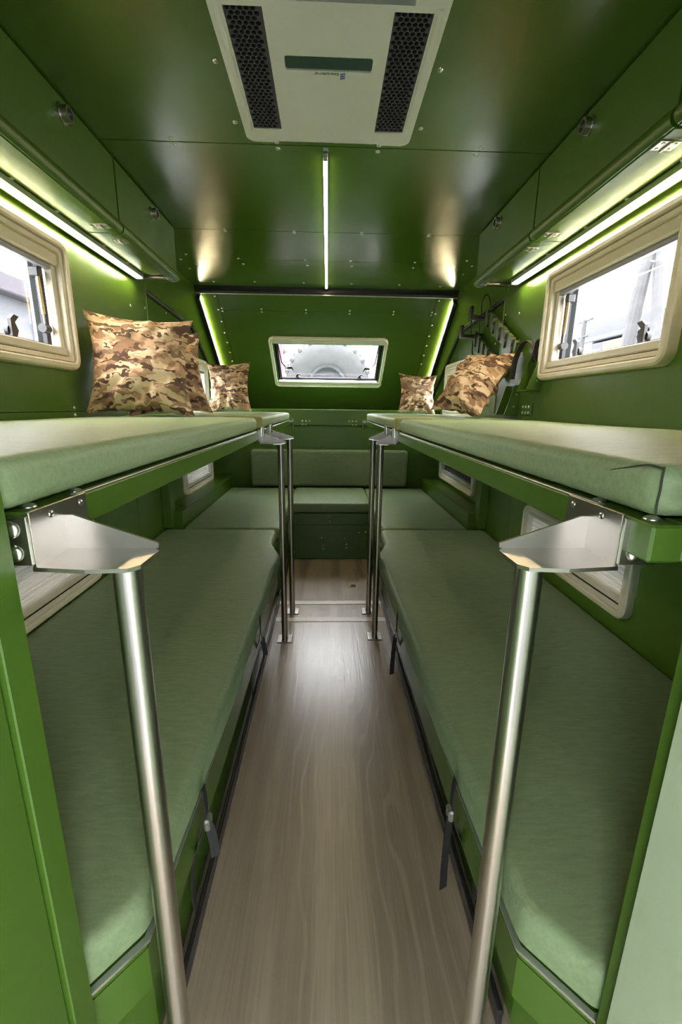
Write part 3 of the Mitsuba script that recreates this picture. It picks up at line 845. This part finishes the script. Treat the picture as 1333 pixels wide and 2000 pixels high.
# ---------------------------------------------------------------- support poles with brackets
PR = 0.0168
TUBE = {}
poles = [(-1, -0.243, 0.497, 'front left pole beside the door jamb'), (1, 0.256, 0.500, 'front right pole beside the door jamb'),
         (-1, -0.238, 2.222, 'nearer of the two far poles on the left'), (1, 0.280, 2.245, 'nearer of the two far poles on the right'),
         (-1, -0.222, 2.562, 'farther of the two far poles on the left'), (1, 0.273, 2.560, 'farther of the two far poles on the right')]
for s, px, py, nm in poles:
    t = thing('bunk_pole', f'brushed steel bunk support pole, {nm}', 'support pole')
    zt = 1.110
    rail = RXX[s]
    part(t, 'tube', cyl((px, py, 0.006), (px, py, zt), PR, 32), 'm_steel', smooth=40)
    part(t, 'foot_plate', box(px - 0.042, px + 0.042, py - 0.042, py + 0.042, 0, 0.006, 0.002), 'm_plate')
    e = rail - px          # towards the rail
    sg = 1 if e > 0 else -1
    # bottom plate of the bracket
    L = abs(e) - 0.004
    yy = -0.045 if py < 1 else -0.03
    pl_ = Polygon([(-0.022, -0.012), (-0.012, -0.024), (0.035, -0.028), (L, -0.020), (L, 0.062), (0.02, 0.058), (-0.016, 0.050), (-0.024, 0.040)])
    Mx = frame([px, py, zt], [sg, 0, 0], [0, 1, 0], [0, 0, 1])
    b = part(t, 'bracket', xf(extrude(pl_, 0.005), Mx), 'm_plate', smooth=False, label='bent steel bracket')
    gus = Polygon([(-0.020, 0), (L, 0), (L, 0.046), (L - 0.012, 0.046), (-0.020, 0.008)])
    part(b, 'gusset', xf(extrude(gus, 0.004), frame([px, py + 0.054, zt + 0.004], [sg, 0, 0], [0, 0, 1], [0, -1, 0])), 'm_plate', smooth=False)
    # plate on the rail face
    part(b, 'rail_plate', box(rail - sg * 0.005, rail - sg * 0.0005, py - 0.014, py + 0.105, zt + 0.002, 1.1795, 0.001), 'm_plate')
    ey = py - 0.018
    part(b, 'hinge_plate', box(rail - sg * 0.007, rail + sg * 0.040, ey - 0.005, ey, 1.118, 1.176, 0.001) if py < 1 else box(rail - sg * 0.012, rail + sg * 0.0, ey - 0.035, ey, 1.125, 1.185, 0.001), 'm_steel')
    if py < 1:
        nb = [((rail + sg * 0.012, ey - 0.005, z)) for z in (1.133, 1.161)]
        for q in nb:
            part(b, 'bolt', placed(BOLT, orient(q, (0, -1, 0), 1.15)), None)
    else:
        for q in (-0.026, 0.02):
            part(b, 'bolt', cyl((rail - sg * 0.014, py + q, 1.15), (rail - sg * 0.014, py + q, 1.195), 0.008, 12), 'm_bolt')
    for q in (0.015, 0.08):
        part(b, 'bolt', placed(BOLT, orient((rail - sg * 0.005, py + q + 0.01, 1.168), (-sg, 0, 0), 0.5)), None)


# ---------------------------------------------------------------- pillows
def pillow(W, H, Tk, seed, sag=0.0, n=44):
    u, v = np.meshgrid(np.linspace(-1, 1, n), np.linspace(-1, 1, n))
    rng = np.random.RandomState(seed)
    px = u * (1 - 0.17 * (1 - v ** 2)) * W / 2
    pz = v * (1 - 0.12 * (1 - u ** 2)) * H / 2
    body = np.clip((1 - np.abs(u) ** 2.2), 0, 1) ** 0.62 * np.clip((1 - np.abs(v) ** 2.2), 0, 1) ** 0.62
    q = np.stack([u * 2.6, v * 2.6, np.full_like(u, seed)], -1)
    wr = (meshkit.fbm(q, 4, seed) - 0.5)
    edge = np.exp(-(1 - np.maximum(np.abs(u), np.abs(v))) / 0.28)
    # tucks that run in from the edges
    ang = np.arctan2(v, u)
    tuck = np.sin(ang * 13 + 7 * wr + seed) * np.clip(np.maximum(np.abs(u), np.abs(v)) - 0.35, 0, 1) * 0.016
    V, UV, F = [], [], []
    for sgn in (1, -1):
        th = sgn * (Tk / 2 * body + (0.045 * wr + tuck) * np.clip(body * 3, 0, 1) * (1 + edge))
        lowfat = 1 + sag * (-v) * 0.5
        th = th * lowfat
        V.append(np.stack([px, th, pz], -1).reshape(-1, 3))
        UV.append(np.stack([(u + 1) / 2 * W / 0.42 + seed * 1.7 + (5 if sgn < 0 else 0), (v + 1) / 2 * H / 0.42 + seed * 0.37], -1).reshape(-1, 2))
    for k in (0, 1):
        for i in range(n - 1):
            for j in range(n - 1):
                a = k * n * n + i * n + j
                f = [[a, a + 1, a + n + 1], [a, a + n + 1, a + n]]
                F += [x[::-1] for x in f] if k == 0 else f
    m = trimesh.Trimesh(np.vstack(V), F, process=False)
    return m, np.vstack(UV)


def place_pillow(W, H, Tk, seed, pos, yaw, lean, roll, label, sag=0.3):
    """pos: middle of the bottom edge; yaw about z, lean back, roll in its own plane"""
    m, uv = pillow(W, H, Tk, seed, sag)
    Mx = trans(*pos) @ rot([0, 0, 1], yaw) @ rot([1, 0, 0], lean) @ rot([0, 1, 0], roll) @ trans(0, 0, H / 2)
    m = xf(m, Mx)
    single('pillow', m, 'm_camo', label, 'pillow', smooth=True, uv=uv)


MZ = 1.244
place_pillow(0.46, 0.46, 0.21, 2, (-0.845, 2.03, MZ + 0.004), 16, -13, 2, 'large square camouflage pillow standing nearest on the left upper bunk', 0.35)
place_pillow(0.42, 0.43, 0.17, 5, (-0.80, 2.30, MZ + 0.004), 30, -12, -3, 'camouflage pillow half hidden behind the large one on the left', 0.3)
place_pillow(0.38, 0.42, 0.17, 9, (-0.84, 3.82, MZ + 0.004), -4, -10, -2, 'camouflage pillow in the far left corner below the light strip', 0.3)
place_pillow(0.35, 0.35, 0.15, 12, (0.80, 3.92, MZ + 0.004), 4, -9, 2, 'small camouflage pillow in the far right corner below the light strip', 0.3)
place_pillow(0.42, 0.44, 0.19, 15, (0.74, 2.56, MZ + 0.03), -60, -38, 4, 'camouflage pillow slumped against the green holders on the right', 0.3)


# ---------------------------------------------------------------- gear on the right wall
def notched(p0, p1, n, wd, nm):
    """board with scalloped edges along p0-p1 on the wall"""
    p0, p1 = np.array(p0, float), np.array(p1, float)
    L = np.linalg.norm(p1 - p0)
    d = (p1 - p0) / L
    P = sbox(0, -wd / 2, L, wd / 2)
    for i in range(n):
        c = L * (i + 0.5) / n
        P = P.difference(affinity.rotate(affinity.scale(Point(c, wd / 2 + 0.004).buffer(1), 0.028, 0.036), 20)).difference(affinity.rotate(affinity.scale(Point(c + 0.02, -wd / 2 - 0.006).buffer(1), 0.026, 0.030), 20))
    up = np.cross([-1, 0, 0], d)
    M = frame(p0 - [0.026, 0, 0], d, up, np.cross(d, up))
    t = thing('notched_rack', nm, 'rack')
    part(t, 'board', xf(extrude(P, 0.016), M), 'm_green')
    W = np.cross(d, up)
    for i in range(n):
        c = L * (i + 0.5) / n
        for o, sg2 in ((0.0, 1), (0.02, -1)):
            lens = affinity.scale(Point(0, 0).buffer(1), 0.027, 0.010)
            lens = affinity.translate(affinity.rotate(lens, math.degrees(math.atan2(up[2], d[2])), origin=(0, 0)), c + o, sg2 * (wd / 2 - 0.022))
            part(t, 'rubber_pad', xf(extrude(lens, 0.026), M), 'm_black', smooth=False)  # flat black lens at each scallop of the board
    for i in range(n + 1):
        q = p0 + d * L * min(max((i) / n, 0.04), 0.96) - up * 0.012
        part(t, 'bolt', placed(BOLT, orient(q + W * (0.016 if W[0] < 0 else 0), (-1, 0, 0), 0.85)), None)
    return t


notched((1.085, 3.02, 1.90), (1.085, 2.50, 1.62), 5, 0.085, 'notched green rack rail running down the right wall, the upper one')
notched((1.135, 3.38, 1.82), (1.085, 2.70, 1.50), 6, 0.085, 'notched green rack rail running down the right wall, the lower one')
for (y, z, nm) in ((3.20, 1.90, 'upper'), (3.40, 1.81, 'lower')):
    t = thing('barrel_hook', f'black {nm} cradle hook with a hanging strap on the right wall', 'hook')
    u = Polygon([(0, 0.085), (0, 0), (0.15, 0), (0.15, 0.03), (0.135, 0.03), (0.135, 0.022), (0.018, 0.022), (0.018, 0.085)])
    part(t, 'cradle', xf(extrude(u, 0.05), frame([0.985, y, z], [1, 0, 0], [0, 0, 1], [0, -1, 0])), 'm_black')
    part(t, 'strap', strap_mesh(curve([(1.07, y - 0.03, z + 0.0), (1.055, y - 0.05, z + 0.10), (1.075, y - 0.07, z + 0.15), (1.10, y - 0.09, z + 0.09), (1.105, y - 0.10, z - 0.03)], 8), (0.3, 1, 0), 0.035, 0.006), 'm_webbing')
t = thing('cable', 'thin black cable hanging from the lower hook past the far right window', 'cable')
scene[t] = mikit.ply(tube(curve([(1.10, 3.42, 1.80), (1.10, 3.42, 1.72), (1.115, 3.40, 1.66), (1.11, 3.38, 1.60), (1.10, 3.38, 1.50)], 8), 0.006, 8), 'm_black', smooth=40)


def holder(y, z0, z1, xb, xt, dep, nm):
    """wedge holder of bent green plate, its sides raked back to the wall"""
    t = thing('stock_holder', nm, 'holder')
    F = Polygon([(xb, z0), (xb + 0.075, z0), (1.087, z0 + 0.05), (1.087, z1), (xt, z1)])
    for yy in (y, y + dep):
        part(t, 'side_plate', xf(extrude(F, 0.005), frame([0, yy, 0], [1, 0, 0], [0, 0, 1], [0, -1, 0])), 'm_green', smooth=False)
    part(t, 'base_plate', box(xb, xb + 0.075, y, y + dep, z0 - 0.005, z0, 0.001), 'm_green')
    bolts(t, [(xb + 0.05, y - 0.005, z0 + 0.045), (xb + 0.06, y - 0.005, z1 - 0.05)], (0, -1, 0), 0.5)
    return t


holder(2.22, 1.395, 1.565, 1.005, 1.060, 0.11, 'larger raked green holder beside the right window')
holder(2.47, 1.268, 1.430, 1.005, 1.052, 0.12, 'smaller raked green holder behind the slumped pillow')
t = thing('strap_loop', 'dark grey webbing loop standing up from the green holder', 'strap')
scene[t] = mikit.ply(strap_mesh(curve([(1.02, 2.44, 1.46), (1.02, 2.42, 1.56), (1.03, 2.38, 1.63), (1.045, 2.34, 1.645), (1.06, 2.30, 1.61), (1.07, 2.27, 1.54)], 8), (1, 0.2, 0), 0.03, 0.004), 'm_rubber', smooth=40)
t = thing('strap_loop', 'short grey strap bent over beside the larger holder next to the window frame', 'strap')
scene[t] = mikit.ply(strap_mesh(curve([(1.06, 2.30, 1.54), (1.06, 2.28, 1.60), (1.06, 2.26, 1.635), (1.08, 2.24, 1.64)], 8), (1, 0.2, 0), 0.025, 0.004), 'm_rubber', smooth=40)
t = thing('corner_plate', 'small green plate with six bright rivets at the right mattress edge', 'plate')
part(t, 'plate', box(1.083, 1.0895, 2.30, 2.43, 1.268, 1.33, 0.002), 'm_green')
bolts(t, [(1.083, y, z) for y in (2.335, 2.37, 2.405) for z in (1.281, 1.312)], (-1, 0, 0), 0.9)

# sockets
for s, y, z, X in ((-1, 3.02, 0.672, RX), (1, 2.96, 0.705, RX)):
    t = thing('socket', 'black round power socket low on the %s wall beside the small window' % ('left' if s < 0 else 'right'), 'socket')
    part(t, 'plate', box(s * (X - 0.012), s * X, y - 0.035, y + 0.035, z - 0.03, z + 0.03, 0.004), 'm_black')
    part(t, 'cap', cyl((s * (X - 0.012), y, z), (s * (X - 0.026), y, z), 0.022, 20), 'm_black')
sc = trimesh.Trimesh([[0, 0, 0.002], [0.05, 0.012, 0.006], [0.062, 0.0, 0.002], [0.03, -0.014, 0.009], [0.012, 0.012, 0.008]], [[0, 3, 4], [3, 1, 4], [3, 2, 1], [0, 4, 3], [3, 4, 1], [3, 1, 2]], process=False)
single('paper_scrap', xf(sc, trans(0.16, 2.97, 0)), 'm_paper', 'tiny white scrap of paper on the far aisle floor', 'paper', smooth=False)

# ---------------------------------------------------------------- outside
t = thing('parked_truck', 'unseen truck shaped grey box added behind the open door to block daylight', 'light_blocker')  # added out of view to hold back daylight from the doorway
part(t, 'box_body', box(-0.8, 0.8, -7.0, -1.7, -0.4, 3.5, 0.03), 'm_blocker')
part(t, 'bumper', box(-0.78, 0.78, -1.72, -1.6, -0.6, -0.42, 0.02), 'm_black')
for a in (-0.64, 0.64):
    for b in (-6.2, -2.5):
        part(t, 'wheel', cyl((a - 0.14, b, -0.65), (a + 0.14, b, -0.65), 0.45, 32), 'm_rubber')
single('ground', box(-60, 60, -60, 60, -1.3, -1.1), 'm_ground', 'pale dusty yard outside the windows', 'ground', kind='structure', smooth=False)
t = thing('spare_tyre', 'large grey off road spare tyre standing outside the end window', 'tyre')
prof = np.array([(0.24, -0.13), (0.28, -0.15), (0.42, -0.165), (0.50, -0.155), (0.545, -0.13), (0.56, -0.09), (0.56, 0.09), (0.545, 0.13), (0.50, 0.155), (0.42, 0.165), (0.28, 0.15), (0.24, 0.13), (0.24, -0.13)])
tm = trimesh.creation.revolve(prof, sections=72)
if tm.volume < 0:
    tm.invert()
TM = frame([0.0, 5.98, 1.585], [1, 0, 0], [0, 0, 1], [0, -1, 0])
part(t, 'tyre', xf(tm, TM), 'm_tyre')
rimp = np.array([(0.001, -0.02), (0.08, -0.02), (0.10, 0.03), (0.19, 0.05), (0.215, 0.12), (0.245, 0.14), (0.245, -0.13), (0.001, -0.13), (0.001, -0.02)])
rm = trimesh.creation.revolve(rimp, sections=48)
if rm.volume < 0:
    rm.invert()
part(t, 'rim', xf(rm, TM), 'm_rim')
LUG = mikit.ply(xf(box(-0.022, 0.022, 0.525, 0.575, 0.05, 0.150, 0.006), TM), 'm_tyre', smooth=False)
LUGB = mikit.ply(xf(box(-0.02, 0.02, 0.54, 0.578, -0.04, 0.06, 0.006), TM), 'm_tyre', smooth=False)
inv = np.linalg.inv(TM)
for i in range(44):
    a = 360 * i / 44
    part(t, 'tread_lug', placed(LUG if i % 2 else LUGB, TM @ rot([0, 0, 1], a) @ inv), None)
t = thing('tyre_carrier', 'light metal carrier bar in front of the spare tyre below the end window', 'carrier')
part(t, 'bar', box(-0.62, 0.62, 5.52, 5.56, 1.44, 1.49, 0.008), 'm_alu')
part(t, 'handle', tube(curve([(-0.14, 5.54, 1.49), (-0.08, 5.54, 1.545), (0.0, 5.54, 1.56), (0.08, 5.54, 1.545), (0.14, 5.54, 1.49)], 8), 0.014, 8), 'm_alu')
part(t, 'arm', box(-0.60, -0.56, 5.52, 6.3, 1.40, 1.44, 0.004), 'm_alu')
part(t, 'arm', box(0.56, 0.60, 5.52, 6.3, 1.40, 1.44, 0.004), 'm_alu')
part(t, 'stand', box(-0.06, 0.06, 6.13, 6.23, -1.1, 1.7, 0.006), 'm_rim')
part(t, 'crossbeam', box(-0.6, 0.6, 6.17, 6.23, 1.38, 1.42, 0.004), 'm_rim')
rng = np.random.RandomState(4)
st = thing('stone_wall', 'rough pale stone wall behind the spare tyre', 'stone wall')
base = trimesh.creation.icosphere(subdivisions=2, radius=1)
for i in range(46):
    m = base.copy()
    q = rng.rand(3) * 10
    m.vertices *= (0.75 + 0.5 * meshkit.noise(m.vertices * 1.4 + q, i))[:, None] * (0.22 + 0.12 * rng.rand(3))
    part(st, 'stone', m.apply_translation([-1.15 + 0.75 * (i % 4) * 0.5 + 0.15 * rng.rand(), 9.3 + 0.2 * rng.rand(), -0.9 + 0.31 * (i // 4)]), 'm_stone', smooth=False)
t = thing('marker_post', 'pink painted post outside the end window left of the tyre', 'post')
part(t, 'post', cyl((-0.80, 7.8, -1.1), (-0.80, 7.8, 3.0), 0.035, 16), 'm_pink')
part(t, 'cap', cyl((-0.80, 7.8, 3.0), (-0.80, 7.8, 3.03), 0.05, 16), 'm_pink')

t = thing('portal_pole', 'pair of concrete utility posts leaning together in an A outside the right window', 'utility pole')
A = np.array([10.0, 14.55, 6.25])
def leg(p, q, r0, r1):
    pts = np.linspace(p, q, 12)
    return tube(pts, np.linspace(r0, r1, 12), 10)
part(t, 'post', leg((10.0, 15.4, -1.1), A, 0.26, 0.19), 'm_concrete')
part(t, 'post', leg((10.25, 13.1, -1.1), A + [0.25, -0.12, -0.15], 0.22, 0.16), 'm_concrete')
part(t, 'cross_bolt', cyl((9.9, 14.1, 5.7), (10.1, 14.95, 6.0), 0.03, 8), 'm_concrete')
for (p, q, nm) in (((10, 14.5, 5.85), (14, 26, 6.9), 'higher'), ((10, 14.5, 5.3), (12, 22, 5.2), 'lower')):
    p, q = np.array(p, float), np.array(q, float)
    tt = np.linspace(0, 1, 20)[:, None]
    w = p + (q - p) * tt
    w[:, 2] -= (4 * 0.25 * tt * (1 - tt))[:, 0]
    w = w[2:]
    t = thing('wire', f'{nm} grey overhead wire running from the leaning posts', 'wire')
    scene[t] = mikit.ply(tube(w, 0.018, 6), 'm_house_grey', smooth=40)
t = thing('utility_pole', 'slim pole with a short crossarm in front of the building outside the right window', 'utility pole')
part(t, 'mast', leg((10, 17.62, -1.1), (10, 17.62, 4.7), 0.12, 0.09), 'm_concrete')
part(t, 'crossarm', box(9.95, 10.05, 17.1, 18.1, 4.62, 4.7, 0.01), 'm_concrete')
part(t, 'crossarm', box(9.95, 10.05, 17.3, 17.9, 4.05, 4.1, 0.01), 'm_concrete')
t = thing('building', 'low building with white wall and grey flat roof outside the right window', 'building')
part(t, 'wall', box(12, 22, 20.3, 23.2, -1.1, 4.35), 'm_house_wall', smooth=False)
part(t, 'wall', box(12, 22, 14.0, 20.3, -1.1, 4.2), 'm_house_grey', smooth=False)
part(t, 'roof', box(11.95, 22.1, 13.95, 23.25, 4.3, 4.5, 0.03), 'm_shed_wall', smooth=False)
part(t, 'gable', xf(extrude(Polygon([(13.9, 0), (23.3, 0), (20.5, 0.75), (16.0, 0.45)]), 9.0), frame([12.4, 0, 4.5], [0, 1, 0], [0, 0, 1], [1, 0, 0])), 'm_shed_wall', smooth=False)
t = thing('billboard', 'yellow green sign board on posts beside the leaning concrete posts', 'sign')
part(t, 'board', box(10.6, 10.7, 15.55, 17.2, 2.4, 3.85, 0.01), 'm_billboard')
part(t, 'picture', box(10.58, 10.602, 16.0, 16.4, 3.05, 3.5, 0.0), 'm_house_wall', smooth=False)
for y in (15.8, 16.95):
    part(t, 'post', cyl((10.68, y, -1.1), (10.68, y, 2.4), 0.05, 10), 'm_concrete')
t = thing('shed', 'grey shed with a dark flat roof outside the left window', 'shed')
part(t, 'wall', box(-14, -8.4, 6, 13.4, -1.1, 4.0), 'm_shed_wall', smooth=False)
part(t, 'roof', box(-14.4, -8.0, 5.6, 13.8, 4.0, 4.45, 0.03), 'm_shed_roof', smooth=False)
for y in (7, 8.6, 10.2, 11.8, 13.4):
    part(t, 'post', box(-8.42, -8.34, y - 0.06, y + 0.06, -1.1, 4.0), 'm_house_wall', smooth=False)
